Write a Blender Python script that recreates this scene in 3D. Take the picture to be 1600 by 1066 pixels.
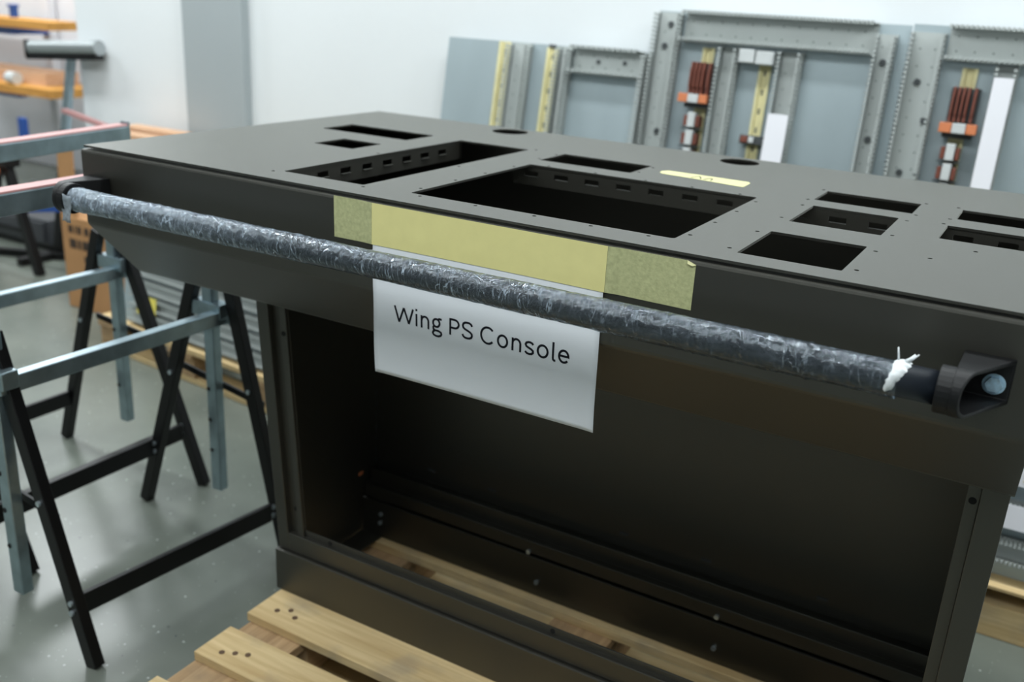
import bpy, bmesh, math, random
from mathutils import Vector, Matrix, noise
random.seed(7)
sc = bpy.context.scene
for o in list(bpy.data.objects):
    bpy.data.objects.remove(o)
COL = sc.collection
Z0 = 1.127            # world height of the console's top plate above the floor; parts are written relative to it
PI = math.pi

# ------------------------------------------------------------------ camera, world, lights, exposure
cam = bpy.data.cameras.new('camera')
camo = bpy.data.objects.new('camera', cam); COL.objects.link(camo)
right = Vector((0.8646695, 0.49949649, 0.05338461)); down = Vector((0.21151168, -0.26561675, -0.94059053))
fwd = Vector((-0.45564182, 0.82459141, -0.33532004))
m = Matrix.Identity(4)
for i in range(3):
    m[i][0] = right[i]; m[i][1] = -down[i]; m[i][2] = -fwd[i]
m.translation = Vector((1.68352, -1.25553, 0.32092 + Z0))
camo.matrix_world = m
cam.sensor_width = 36; cam.lens = 34.018; cam.clip_start = 0.02; cam.clip_end = 60
cam.dof.use_dof = True; cam.dof.focus_distance = 1.42; cam.dof.aperture_fstop = 3.3
sc.camera = camo

w = bpy.data.worlds.new('world'); sc.world = w; w.use_nodes = True
w.node_tree.nodes['Background'].inputs[0].default_value = (0.80, 0.90, 1.0, 1)
w.node_tree.nodes['Background'].inputs[1].default_value = 0.25

def area(x, y, sx, sy, e, col=(0.93, 0.985, 1.0), z=3.36):
    l = bpy.data.lights.new('ceiling_and_fill_light', 'AREA'); l.shape = 'RECTANGLE'; l.size = sx; l.size_y = sy
    l.energy = e; l.color = col
    o = bpy.data.objects.new('ceiling_and_fill_light', l); COL.objects.link(o); o.location = (x, y, z)
for (x, y, e) in ((-4.6, 0.9, 56), (-1.9, 0.9, 56), (0.8, 0.9, 56), (3.5, 0.9, 56), (-4.6, 2.9, 78), (-7.0, 0.9, 46)):  # final pair: unseen fill lamps added to brighten the left recess
    area(x, y, 1.5, 0.3, e)
for (x, y, e) in ((-3.2, -1.5, 34), (-0.4, -1.6, 58), (2.4, -1.6, 58)):
    area(x, y, 2.4, 1.2, e)
sc.view_settings.view_transform = 'Standard'
sc.view_settings.look = 'None'
sc.view_settings.gamma = 1.0
sc.view_settings.use_curve_mapping = False
sc.view_settings.exposure = -0.04

# ------------------------------------------------------------------ helpers: materials
def lin(c):
    return tuple(((v / 255) / 12.92 if v / 255 <= 0.04045 else ((v / 255 + 0.055) / 1.055) ** 2.4) for v in c) + (1,)

def mat(name, rgb, rough=0.5, metal=0.0, spec=0.5, var=0.0, vscale=6.0, bump=0.0, bscale=400.0, stretch=(1, 1, 1), alpha=1.0, coat=0.0, ior=1.5, sheen=0.0):
    m = bpy.data.materials.new(name); m.use_nodes = True
    nt = m.node_tree; b = nt.nodes['Principled BSDF']
    c = lin(rgb)
    b.inputs['Base Color'].default_value = c
    b.inputs['Roughness'].default_value = rough; b.inputs['Metallic'].default_value = metal
    b.inputs['Specular IOR Level'].default_value = spec
    b.inputs['Alpha'].default_value = alpha
    b.inputs['Coat Weight'].default_value = coat
    b.inputs['IOR'].default_value = ior
    if sheen:
        b.inputs['Specular Tint'].default_value = (1.0, 0.985, 0.90, 1); b.inputs['Sheen Tint'].default_value = (1.0, 1.0, 0.93, 1)
    b.inputs['Sheen Weight'].default_value = sheen; b.inputs['Sheen Roughness'].default_value = 0.22
    tc = nt.nodes.new('ShaderNodeTexCoord'); mp = nt.nodes.new('ShaderNodeMapping')
    mp.inputs['Scale'].default_value = stretch
    nt.links.new(tc.outputs['Object'], mp.inputs[0])
    n = nt.nodes.new('ShaderNodeTexNoise'); n.inputs['Scale'].default_value = vscale; n.inputs['Detail'].default_value = 4
    nt.links.new(mp.outputs[0], n.inputs['Vector'])
    r = nt.nodes.new('ShaderNodeValToRGB')
    r.color_ramp.elements[0].position = 0.3; r.color_ramp.elements[1].position = 0.7
    r.color_ramp.elements[0].color = tuple(v * (1 - var) for v in c[:3]) + (1,)
    r.color_ramp.elements[1].color = tuple(min(1, v * (1 + var)) for v in c[:3]) + (1,)
    nt.links.new(n.outputs['Fac'], r.inputs[0]); nt.links.new(r.outputs[0], b.inputs['Base Color'])
    if bump:
        n2 = nt.nodes.new('ShaderNodeTexNoise'); n2.inputs['Scale'].default_value = bscale; n2.inputs['Detail'].default_value = 2
        nt.links.new(mp.outputs[0], n2.inputs['Vector'])
        bp = nt.nodes.new('ShaderNodeBump'); bp.inputs['Strength'].default_value = bump; bp.inputs['Distance'].default_value = 0.002
        nt.links.new(n2.outputs['Fac'], bp.inputs['Height']); nt.links.new(bp.outputs[0], b.inputs['Normal'])
    return m

def wood(name, a, b2, c2, axis=0, dirt=0.5):
    m = bpy.data.materials.new(name); m.use_nodes = True
    nt = m.node_tree; b = nt.nodes['Principled BSDF']; b.inputs['Roughness'].default_value = 0.75
    b.inputs['Specular IOR Level'].default_value = 0.25
    tc = nt.nodes.new('ShaderNodeTexCoord'); mp = nt.nodes.new('ShaderNodeMapping')
    s = [34, 34, 34]; s[axis] = 2.2
    mp.inputs['Scale'].default_value = s; nt.links.new(tc.outputs['Object'], mp.inputs[0])
    n = nt.nodes.new('ShaderNodeTexNoise'); n.inputs['Scale'].default_value = 1.6; n.inputs['Detail'].default_value = 7
    n.inputs['Distortion'].default_value = 0.6
    nt.links.new(mp.outputs[0], n.inputs['Vector'])
    r = nt.nodes.new('ShaderNodeValToRGB'); e = r.color_ramp.elements
    e[0].position = 0.3; e[1].position = 0.68; e[0].color = lin(b2); e[1].color = lin(a)
    nt.links.new(n.outputs['Fac'], r.inputs[0])
    n2 = nt.nodes.new('ShaderNodeTexNoise'); n2.inputs['Scale'].default_value = 9; n2.inputs['Detail'].default_value = 5
    nt.links.new(tc.outputs['Object'], n2.inputs['Vector'])
    r2 = nt.nodes.new('ShaderNodeValToRGB'); e = r2.color_ramp.elements
    e[0].position = 0.5; e[1].position = 0.75; e[0].color = (0, 0, 0, 1); e[1].color = (dirt, dirt, dirt, 1)
    nt.links.new(n2.outputs['Fac'], r2.inputs[0])
    mx = nt.nodes.new('ShaderNodeMixRGB'); mx.inputs[2].default_value = lin(c2)
    nt.links.new(r2.outputs[0], mx.inputs[0]); nt.links.new(r.outputs[0], mx.inputs[1])
    nt.links.new(mx.outputs[0], b.inputs['Base Color'])
    bp = nt.nodes.new('ShaderNodeBump'); bp.inputs['Strength'].default_value = 0.25; bp.inputs['Distance'].default_value = 0.002
    nt.links.new(n.outputs['Fac'], bp.inputs['Height']); nt.links.new(bp.outputs[0], b.inputs['Normal'])
    return m

def floor_mat():
    m = bpy.data.materials.new('epoxy_floor'); m.use_nodes = True
    nt = m.node_tree; b = nt.nodes['Principled BSDF']
    b.inputs['Roughness'].default_value = 0.27; b.inputs['Specular IOR Level'].default_value = 0.4
    tc = nt.nodes.new('ShaderNodeTexCoord')
    n = nt.nodes.new('ShaderNodeTexNoise'); n.inputs['Scale'].default_value = 2.2; n.inputs['Detail'].default_value = 6
    nt.links.new(tc.outputs['Object'], n.inputs['Vector'])
    r = nt.nodes.new('ShaderNodeValToRGB'); e = r.color_ramp.elements
    e[0].position = 0.3; e[1].position = 0.7; e[0].color = lin((96, 102, 95)); e[1].color = lin((118, 123, 115))
    nt.links.new(n.outputs['Fac'], r.inputs[0])
    col = r.outputs[0]
    for (scale, th, c) in ((38, 0.12, (178, 183, 180)), (24, 0.085, (70, 76, 74)), (75, 0.10, (165, 170, 167))):
        v = nt.nodes.new('ShaderNodeTexVoronoi'); v.inputs['Scale'].default_value = scale
        nt.links.new(tc.outputs['Object'], v.inputs['Vector'])
        # only some cells carry a chip
        sep = nt.nodes.new('ShaderNodeSeparateColor'); nt.links.new(v.outputs['Color'], sep.inputs[0])
        gt = nt.nodes.new('ShaderNodeMath'); gt.operation = 'GREATER_THAN'; gt.inputs[1].default_value = 0.74
        nt.links.new(sep.outputs[0], gt.inputs[0])
        mr = nt.nodes.new('ShaderNodeMapRange'); mr.inputs[1].default_value = th * 0.7; mr.inputs[2].default_value = th
        mr.inputs[3].default_value = 1; mr.inputs[4].default_value = 0
        nt.links.new(v.outputs['Distance'], mr.inputs[0])
        mu = nt.nodes.new('ShaderNodeMath'); mu.operation = 'MULTIPLY'
        nt.links.new(mr.outputs[0], mu.inputs[0]); nt.links.new(gt.outputs[0], mu.inputs[1])
        mx = nt.nodes.new('ShaderNodeMixRGB'); mx.inputs[2].default_value = lin(c)
        nt.links.new(mu.outputs[0], mx.inputs[0]); nt.links.new(col, mx.inputs[1]); col = mx.outputs[0]
    nt.links.new(col, b.inputs['Base Color'])
    n3 = nt.nodes.new('ShaderNodeTexNoise'); n3.inputs['Scale'].default_value = 14; n3.inputs['Detail'].default_value = 3
    nt.links.new(tc.outputs['Object'], n3.inputs['Vector'])
    bp = nt.nodes.new('ShaderNodeBump'); bp.inputs['Strength'].default_value = 0.05; bp.inputs['Distance'].default_value = 0.003
    nt.links.new(n3.outputs['Fac'], bp.inputs['Height']); nt.links.new(bp.outputs[0], b.inputs['Normal'])
    return m

def film_mat():
    m = bpy.data.materials.new('crinkled_film'); m.use_nodes = True
    nt = m.node_tree; b = nt.nodes['Principled BSDF']
    b.inputs['Base Color'].default_value = lin((188, 200, 212)); b.inputs['Roughness'].default_value = 0.13
    b.inputs['Specular IOR Level'].default_value = 0.8
    N = nt.nodes.new; L = nt.links.new
    def mapr(src, a0, a1, b0, b1):
        q = N('ShaderNodeMapRange'); q.inputs[1].default_value = a0; q.inputs[2].default_value = a1; q.inputs[3].default_value = b0; q.inputs[4].default_value = b1
        L(src, q.inputs[0]); return q.outputs[0]
    def math_(op, x, y):
        q = N('ShaderNodeMath'); q.operation = op
        for i, v in enumerate((x, y)):
            if isinstance(v, (int, float)): q.inputs[i].default_value = v
            else: L(v, q.inputs[i])
        return q.outputs[0]
    tc = N('ShaderNodeTexCoord')
    def coords(scale, rot=(0, 0, 0)):
        mp = N('ShaderNodeMapping'); mp.inputs['Scale'].default_value = scale; mp.inputs['Rotation'].default_value = rot
        L(tc.outputs['Object'], mp.inputs[0]); return mp.outputs[0]
    def noise_(vec, scale, det=3, dist=0.0):
        n = N('ShaderNodeTexNoise'); n.inputs['Scale'].default_value = scale; n.inputs['Detail'].default_value = det; n.inputs['Distortion'].default_value = dist
        L(vec, n.inputs['Vector']); return n
    ring = coords((85, 22, 22), (0, 0.12, 0.3))
    warp = noise_(ring, 0.9, 3)
    va = N('ShaderNodeVectorMath'); va.operation = 'MULTIPLY_ADD'; va.inputs[1].default_value = (2.2, 2.2, 2.2)
    L(warp.outputs['Color'], va.inputs[0]); L(ring, va.inputs[2])
    v = N('ShaderNodeTexVoronoi'); v.feature = 'DISTANCE_TO_EDGE'; v.inputs['Scale'].default_value = 0.8; L(va.outputs[0], v.inputs['Vector'])
    crease = mapr(v.outputs['Distance'], 0.0, 0.028, 0.75, 0.0)
    patch = mapr(noise_(tc.outputs['Object'], 30, 3).outputs['Fac'], 0.40, 0.52, 0.0, 1.0)
    sep = N('ShaderNodeSeparateXYZ'); L(tc.outputs['Object'], sep.inputs[0])
    left = mapr(sep.outputs[0], -0.80, -0.20, 1.0, 0.0)          # the wrap is looser and milkier at its left end
    milky = mapr(noise_(coords((30, 60, 60)), 2.0, 5).outputs['Fac'], 0.35, 0.75, 0.12, 0.55)
    base = math_('ADD', 0.015, math_('MULTIPLY', milky, math_('ADD', 0.14, math_('MULTIPLY', left, 0.85))))
    crease = math_('MULTIPLY', crease, mapr(sep.outputs[0], 0.0, 0.35, 1.0, 0.4))
    al = math_('MINIMUM', 0.95, math_('ADD', base, math_('MULTIPLY', crease, patch)))
    n2 = noise_(coords((95, 45, 45), (0, 0.2, 0.4)), 1.2, 4, 0.8)
    bp = N('ShaderNodeBump'); bp.inputs['Strength'].default_value = 1.0; bp.inputs['Distance'].default_value = 0.006
    L(n2.outputs['Fac'], bp.inputs['Height'])
    bp2 = N('ShaderNodeBump'); bp2.inputs['Strength'].default_value = 0.5; bp2.inputs['Distance'].default_value = 0.002
    L(math_('MULTIPLY', crease, patch), bp2.inputs['Height']); L(bp.outputs[0], bp2.inputs['Normal'])
    tr = N('ShaderNodeBsdfTransparent'); df = N('ShaderNodeBsdfDiffuse'); gl = N('ShaderNodeBsdfGlossy'); fr = N('ShaderNodeFresnel')
    df.inputs['Color'].default_value = lin((196, 212, 228)); gl.inputs['Roughness'].default_value = 0.07; gl.inputs['Color'].default_value = (0.84, 0.93, 1.0, 1); fr.inputs['IOR'].default_value = 1.6
    for q in (gl, fr): L(bp2.outputs[0], q.inputs['Normal'])
    m1 = N('ShaderNodeMixShader'); L(al, m1.inputs[0]); L(tr.outputs[0], m1.inputs[1]); L(df.outputs[0], m1.inputs[2])
    m2 = N('ShaderNodeMixShader'); L(fr.outputs[0], m2.inputs[0]); L(m1.outputs[0], m2.inputs[1]); L(gl.outputs[0], m2.inputs[2])
    L(m2.outputs[0], nt.nodes['Material Output'].inputs['Surface'])
    return m

M = dict(
    paint=mat('powder_coat', (20, 19, 14), 0.46, spec=0.5, var=0.05, vscale=30, bump=0.05, bscale=900, ior=1.9, sheen=1.0),
    black=mat('black_paint', (9, 9, 10), 0.42, spec=0.35, var=0.1),
    blackplastic=mat('black_plastic', (14, 15, 17), 0.5, spec=0.35, var=0.06, bump=0.08, bscale=700),
    tube=mat('dark_rubber_tube', (26, 32, 40), 0.4, var=0.05),
    zinc=mat('galvanized_steel', (160, 178, 186), 0.32, metal=0.9, var=0.16, vscale=22),
    zincplate=mat('galvanized_plate', (178, 192, 197), 0.42, metal=0.55, var=0.05, vscale=5, stretch=(1, 1, 0.4)),
    bolt=mat('zinc_bolt', (198, 210, 216), 0.3, metal=0.8, var=0.1, vscale=90),
    boltblue=mat('blue_zinc_bolt', (176, 208, 228), 0.35, metal=0.3, var=0.25, vscale=160),
    pink=mat('salmon_sheen_and_batten', (180, 132, 130), 0.5, var=0.08, vscale=12),  # reddish reflection painted on the trestle beams; the batten's own colour
    wall=mat('white_wall', (232, 236, 238), 0.7, var=0.015, vscale=1.2, bump=0.04, bscale=60),
    recess=mat('pale_grey_wall', (224, 224, 228), 0.7, var=0.03, vscale=0.9),
    column=mat('grey_column_paint', (166, 174, 177), 0.6, var=0.03, vscale=1.5),
    ceiling=mat('ceiling_white', (225, 228, 228), 0.8, var=0.01),
    floor=floor_mat(),
    paper=mat('white_paper', (236, 240, 246), 0.6, spec=0.3, var=0.015, vscale=5),
    ink=mat('black_ink', (22, 24, 34), 0.6, spec=0.2),
    tape=mat('masking_tape_on_dark', (182, 184, 138), 0.55, spec=0.3, var=0.13, vscale=150, bump=0.2, bscale=260),
    tapep=mat('masking_tape_on_paper', (230, 222, 154), 0.55, spec=0.3, var=0.02, vscale=40, bump=0.06, bscale=200),
    tape2=mat('masking_tape_pale', (196, 193, 148), 0.8, spec=0.15, var=0.03, vscale=120, bump=0.15, bscale=260),
    film=film_mat(),
    filmwhite=mat('bunched_white_film', (225, 230, 232), 0.35, var=0.08, vscale=70, bump=0.4, bscale=120, alpha=0.9),
    filmgrey=mat('grey_film_flap', (150, 160, 168), 0.25, var=0.25, vscale=120, bump=0.6, bscale=150, alpha=0.8),
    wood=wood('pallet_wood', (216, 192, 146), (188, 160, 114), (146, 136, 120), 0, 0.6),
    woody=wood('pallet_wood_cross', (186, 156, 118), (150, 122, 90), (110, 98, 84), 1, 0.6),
    plywood=wood('yellow_board', (214, 160, 86), (190, 132, 62), (150, 106, 60), 0, 0.4),
    batten=wood('pale_batten', (222, 184, 152), (200, 156, 122), (180, 150, 120), 0, 0.3),
    nail=mat('rusty_nail', (92, 68, 46), 0.7, var=0.2, vscale=90),
    card=mat('brown_cardboard', (178, 134, 92), 0.75, spec=0.2, var=0.06, vscale=9),
    print_=mat('box_print', (58, 44, 34), 0.8),
    duct=mat('grey_pvc_duct', (178, 184, 182), 0.5, var=0.03, vscale=8),
    yellow=mat('yellow_chromate_rail', (226, 218, 168), 0.4, metal=0.0, var=0.1, vscale=18),
    term=mat('brown_terminal', (118, 66, 52), 0.5, var=0.08, vscale=60),
    orange=mat('orange_plastic', (206, 124, 82), 0.5, var=0.05, vscale=60),
    greypl=mat('light_grey_module', (196, 200, 200), 0.5, var=0.03, vscale=30),
    dgrey=mat('dark_grey_module', (70, 74, 76), 0.5, var=0.05, vscale=30),
    lid=mat('white_duct_lid', (236, 236, 242), 0.45, var=0.01),
    label=mat('yellow_label', (222, 208, 96), 0.6, var=0.03),
    blue=mat('blue_paint', (28, 74, 150), 0.4, var=0.06),
    roller=mat('steel_roller', (172, 178, 180), 0.3, metal=0.6, var=0.05, vscale=12),
    cabinet=mat('dark_grey_chest_paint', (58, 60, 64), 0.5, var=0.06),
    hole=mat('bored_hole_black', (8, 8, 8), 0.9),
)

# ------------------------------------------------------------------ helpers: meshes
class MB:
    def __init__(s): s.v = []; s.f = []; s.T = None
    def add(s, vs, fs):
        k = len(s.v); s.v += [Vector(v) for v in vs]; s.f += [tuple(i + k for i in f) for f in fs]; return s
    def box(s, x0, x1, y0, y1, z0, z1):
        return s.add([(x0, y0, z0), (x1, y0, z0), (x1, y1, z0), (x0, y1, z0), (x0, y0, z1), (x1, y0, z1), (x1, y1, z1), (x0, y1, z1)],
                     [(0, 3, 2, 1), (4, 5, 6, 7), (0, 1, 5, 4), (1, 2, 6, 5), (2, 3, 7, 6), (3, 0, 4, 7)])
    def hexa(s, p):   # eight corners in box order
        return s.add(p, [(0, 3, 2, 1), (4, 5, 6, 7), (0, 1, 5, 4), (1, 2, 6, 5), (2, 3, 7, 6), (3, 0, 4, 7)])
    def bar(s, p, q, w, h, up=(0, 0, 1)):   # rectangular bar from p to q
        p = Vector(p); q = Vector(q); d = (q - p).normalized(); u = Vector(up); a = d.cross(u).normalized(); u = a.cross(d).normalized()
        c = []
        for e in (p, q):
            for (i, j) in ((-1, -1), (1, -1), (1, 1), (-1, 1)): c.append(e + a * (i * w / 2) + u * (j * h / 2))
        return s.add(c, [(0, 3, 2, 1), (4, 5, 6, 7), (0, 1, 5, 4), (1, 2, 6, 5), (2, 3, 7, 6), (3, 0, 4, 7)])
    def cyl(s, p, q, r, n=16, r2=None):
        p = Vector(p); q = Vector(q); d = (q - p).normalized(); t = Vector((0, 0, 1)) if abs(d.z) < 0.9 else Vector((1, 0, 0))
        a = d.cross(t).normalized(); b = d.cross(a); r2 = r if r2 is None else r2
        vs = [p + a * r * math.cos(2 * PI * i / n) + b * r * math.sin(2 * PI * i / n) for i in range(n)]
        vs += [q + a * r2 * math.cos(2 * PI * i / n) + b * r2 * math.sin(2 * PI * i / n) for i in range(n)]
        return s.add(vs, [tuple(range(n))[::-1], tuple(range(n, 2 * n))] + [(i, (i + 1) % n, n + (i + 1) % n, n + i) for i in range(n)])
    def prism_x(s, prof, x0, x1):
        n = len(prof)
        vs = [(x0, y, z) for y, z in prof] + [(x1, y, z) for y, z in prof]
        return s.add(vs, [tuple(range(n)), tuple(range(2 * n - 1, n - 1, -1))] + [(i, n + i, n + (i + 1) % n, (i + 1) % n) for i in range(n)])
    def sheet_x(s, line, t, x0, x1):   # bent sheet: polyline in (y,z) with thickness t to its left
        L = [Vector((y, z)) for y, z in line]; off = []
        for i, p in enumerate(L):
            d1 = (L[i] - L[i - 1]).normalized() if i else None; d2 = (L[i + 1] - L[i]).normalized() if i < len(L) - 1 else None
            d = ((d1 or d2) + (d2 or d1)).normalized(); off.append(p + Vector((-d.y, d.x)) * t)
        for i in range(len(L) - 1):
            q = [L[i], L[i + 1], off[i + 1], off[i]]
            vs = [(x0, a.x, a.y) for a in q] + [(x1, a.x, a.y) for a in q]
            fs = [(0, 4, 5, 1), (3, 2, 6, 7), (0, 1, 2, 3), (4, 7, 6, 5)]
            if i == 0: fs.append((0, 3, 7, 4))
            if i == len(L) - 2: fs.append((1, 5, 6, 2))
            s.add(vs, fs)
        return s
    def build(s, name, material, parent=None, bevel=0.0, smooth=False, weld=False):
        off = parent.matrix_basis.inverted() if False else None
        base = Vector((0, 0, 0)) if parent is None else world_loc(parent)
        vs = [((s.T @ v) if s.T else v) + Vector((0, 0, Z0)) - base for v in s.v]
        me = bpy.data.meshes.new(name); me.from_pydata(vs, [], s.f)
        bm = bmesh.new(); bm.from_mesh(me)
        if weld: bmesh.ops.remove_doubles(bm, verts=bm.verts, dist=1e-5)
        bmesh.ops.recalc_face_normals(bm, faces=bm.faces); bm.to_mesh(me); bm.free()
        if smooth:
            for p in me.polygons: p.use_smooth = True
        me.materials.append(M[material])
        o = bpy.data.objects.new(name, me); COL.objects.link(o)
        if parent is not None: o.parent = parent
        if bevel:
            md = o.modifiers.new('bevel', 'BEVEL'); md.width = bevel; md.segments = 2; md.limit_method = 'ANGLE'
        return o

def world_loc(o):
    p = o.location.copy()
    while o.parent: o = o.parent; p += o.location
    return p
def tag(o, label, cat, group=None):
    o['label'] = label; o['category'] = cat
    if group: o['group'] = group
    return o
def thing(name, label, cat, loc, group=None):
    o = bpy.data.objects.new(name, None); COL.objects.link(o); o.empty_display_size = 0.1
    o.location = (loc[0], loc[1], loc[2] + Z0)
    return tag(o, label, cat, group)
def struct(mb, name, material):
    o = mb.build(name, material); o['kind'] = 'structure'; return o
def holed(name, outer, holes, t, fn, material, parent):
    """flat sheet with holes; fn maps (u,v,w) to (x,y,z)"""
    cu = bpy.data.curves.new(name, 'CURVE'); cu.dimensions = '2D'; cu.fill_mode = 'BOTH'; cu.extrude = t / 2
    for pts in [outer] + holes:
        sp = cu.splines.new('POLY'); sp.points.add(len(pts) - 1); sp.use_cyclic_u = True
        for i, (u, v) in enumerate(pts): sp.points[i].co = (u, v, 0, 1)
    tmp = bpy.data.objects.new('tmp', cu); COL.objects.link(tmp)
    bpy.context.view_layer.update()
    me = bpy.data.meshes.new_from_object(tmp.evaluated_get(bpy.context.evaluated_depsgraph_get()))
    bpy.data.objects.remove(tmp)
    mb = MB(); mb.add([fn(v.co.x, v.co.y, v.co.z) for v in me.vertices], [tuple(p.vertices) for p in me.polygons])
    return mb.build(name, material, parent, weld=True)
def rrect(x0, x1, y0, y1, r, n=4):
    out = []
    for cx, cy, a in ((x1 - r, y1 - r, 0), (x0 + r, y1 - r, 90), (x0 + r, y0 + r, 180), (x1 - r, y0 + r, 270)):
        for i in range(n + 1):
            t = math.radians(a + 90 * i / n); out.append((cx + r * math.cos(t), cy + r * math.sin(t)))
    return out
def circ(x, y, r, n=10):
    return [(x + r * math.cos(2 * PI * i / n), y + r * math.sin(2 * PI * i / n)) for i in range(n)]

FL = -Z0          # floor, relative to the console top
# ------------------------------------------------------------------ the room
struct(MB().box(-9, 6, -7, 6, FL - 0.05, FL), 'floor', 'floor')
struct(MB().box(-9, 6, -7, 6, 2.35, 2.4), 'ceiling', 'ceiling')
struct(MB().box(-2.65, 6, 2.0, 2.12, FL, 2.35), 'wall_back', 'wall')
struct(MB().box(-9, -2.65, 3.6, 3.7, FL, 2.35), 'wall_recess', 'recess')
struct(MB().box(-2.65, -2.55, 2.12, 3.6, FL, 2.35), 'wall_return', 'wall')
struct(MB().box(-9.1, -9, -7, 6, FL, 2.35), 'wall_left', 'wall')
struct(MB().box(6, 6.1, -7, 6, FL, 2.35), 'wall_right', 'wall')
struct(MB().box(-9, 6, -7.1, -7, FL, 2.35), 'wall_front', 'wall')
struct(MB().box(-1.866, -1.505, 1.955, 2.0, FL, 2.35), 'trim_1', 'column')

# ------------------------------------------------------------------ pallets
def pallet(label, x0, y0, L, decks, rot=0.0, group=None, ys=None, depth=0.8):
    """planks along x; decks = list of (y0,y1) relative to y0"""
    t = thing('pallet', label, 'pallet', (x0, y0, FL), group)
    T = Matrix.Translation((x0, y0, 0)) @ Matrix.Rotation(rot, 4, 'Z')
    def mk(): b = MB(); b.T = T; return b
    zt = FL + 0.144
    for (a, b) in decks:
        j = random.uniform(-0.006, 0.006)
        pk = mk().box(j, L + j * 0.5, a, b, zt - 0.022, zt + random.uniform(-0.001, 0.0)).build('plank', 'wood', t, 0.002)
        for xx in (0.05, 0.10):
            yy = a + (b - a) * random.uniform(0.25, 0.75)
            mk().cyl((xx + j, yy, zt - 0.003), (xx + j, yy, zt + 0.0006), 0.0062, 10).build('nail', 'nail', pk)
        pk2 = mk().cyl((0.075 + j, a + (b - a) * 0.4, zt - 0.003), (0.075 + j, a + (b - a) * 0.4, zt + 0.0006), 0.006, 10).build('nail', 'nail', pk)
    for xa in (0.002, L / 2 - 0.0725, L - 0.147):
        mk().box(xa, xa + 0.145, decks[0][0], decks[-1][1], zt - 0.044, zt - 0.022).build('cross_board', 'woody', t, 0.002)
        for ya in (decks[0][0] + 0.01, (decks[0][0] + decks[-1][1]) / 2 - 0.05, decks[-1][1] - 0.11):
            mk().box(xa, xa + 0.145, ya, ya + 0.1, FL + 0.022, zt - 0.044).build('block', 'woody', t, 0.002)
    for ya in (decks[0][0] + 0.01, (decks[0][0] + decks[-1][1]) / 2 - 0.05, decks[-1][1] - 0.11):
        mk().box(0, L, ya, ya + 0.1, FL, FL + 0.022).build('bottom_board', 'wood', t, 0.002)
    return t
pallet('worn wooden pallet carrying the dark console in the foreground', 0.343, 0.0, 1.25,
       [(-0.345, -0.200), (-0.109, -0.006), (0.048, 0.193), (0.234, 0.338), (0.440, 0.580)])
std = [(0, 0.145), (0.186, 0.286), (0.327, 0.472), (0.513, 0.613), (0.654, 0.8)]
pallet('pallet on the floor behind the black trestles, under a stack of grey panels', -1.585, 1.17, 1.05, std, math.radians(-5.5))
sk = thing('pallet', 'low wooden skid at the right edge under the slotted duct panel', 'pallet', (1.5, 1.14, FL))
zt = FL + 0.144
for k in range(5):
    MB().box(1.5, 2.7, 1.14 + 0.162 * k, 1.14 + 0.162 * k + 0.150, zt - 0.009, zt).build('plank', 'wood', sk, 0.001)
for k in range(3):
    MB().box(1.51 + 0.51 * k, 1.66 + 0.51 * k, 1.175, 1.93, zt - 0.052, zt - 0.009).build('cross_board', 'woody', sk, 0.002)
for k in range(3):
    MB().box(1.5, 2.7, 1.145 + 0.34 * k, 1.235 + 0.34 * k, FL, zt - 0.054).build('skid_beam', 'wood', sk, 0.003)
for xx in (1.87, 2.36):
    MB().box(xx, xx + 0.09, 1.1435, 1.1455, FL + 0.02, zt - 0.06).build('notch', 'nail', sk)

# ------------------------------------------------------------------ the console
con = thing('control_console', 'dark grey powder coated steel console with cut-out top on a pallet', 'console', (0.86, 0.3, FL + 0.144))
W = 1.72; D = 0.951
holes = [rrect(0.131, 0.377, 0.559, 0.673, 0.002), rrect(0.272, 0.377, 0.366, 0.468, 0.002), rrect(0.459, 0.641, 0.068, 0.660, 0.003),
         rrect(0.739, 1.212, 0.070, 0.489, 0.006), rrect(0.726, 0.932, 0.553, 0.669, 0.002), rrect(1.299, 1.470, 0.551, 0.662, 0.002),
         rrect(1.313, 1.458, 0.323, 0.491, 0.003), rrect(1.312, 1.456, 0.052, 0.226, 0.003), rrect(1.541, 1.69, 0.559, 0.661, 0.002),
         rrect(1.536, 1.69, 0.370, 0.489, 0.003), circ(0.459, 0.889, 0.046, 32), circ(1.055, 0.884, 0.044, 32)]
scr = [(0.767, 0.059), (0.876, 0.059), (0.984, 0.059), (1.082, 0.059), (1.176, 0.059), (1.222, 0.11), (1.222, 0.224), (1.222, 0.336), (1.222, 0.446),
       (1.177, 0.498), (1.084, 0.498), (0.989, 0.498), (0.882, 0.498), (0.777, 0.498), (0.729, 0.115), (0.729, 0.225), (0.729, 0.329), (0.729, 0.439),
       (0.445, 0.056), (0.651, 0.055), (0.448, 0.362), (0.652, 0.355), (0.652, 0.672), (0.717, 0.646), (0.942, 0.576), (0.942, 0.651), (0.717, 0.568),
       (1.290, 0.67), (1.290, 0.545), (1.296, 0.481), (1.296, 0.344), (1.478, 0.542), (1.473, 0.477), (1.473, 0.336), (1.472, 0.204), (1.472, 0.07),
       (1.295, 0.209), (1.295, 0.072), (1.477, 0.673), (1.532, 0.677), (1.532, 0.551), (1.528, 0.499), (1.596, 0.311), (1.545, 0.215)]
holed('top_plate', [(0, 0), (W - 0.004, 0), (W - 0.004, D), (0, D)], holes + [circ(x, y, 0.0036) for x, y in scr], 0.004,
      lambda u, v, q: (u, v, q - 0.002), 'paint', con)
FY = -0.005
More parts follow.
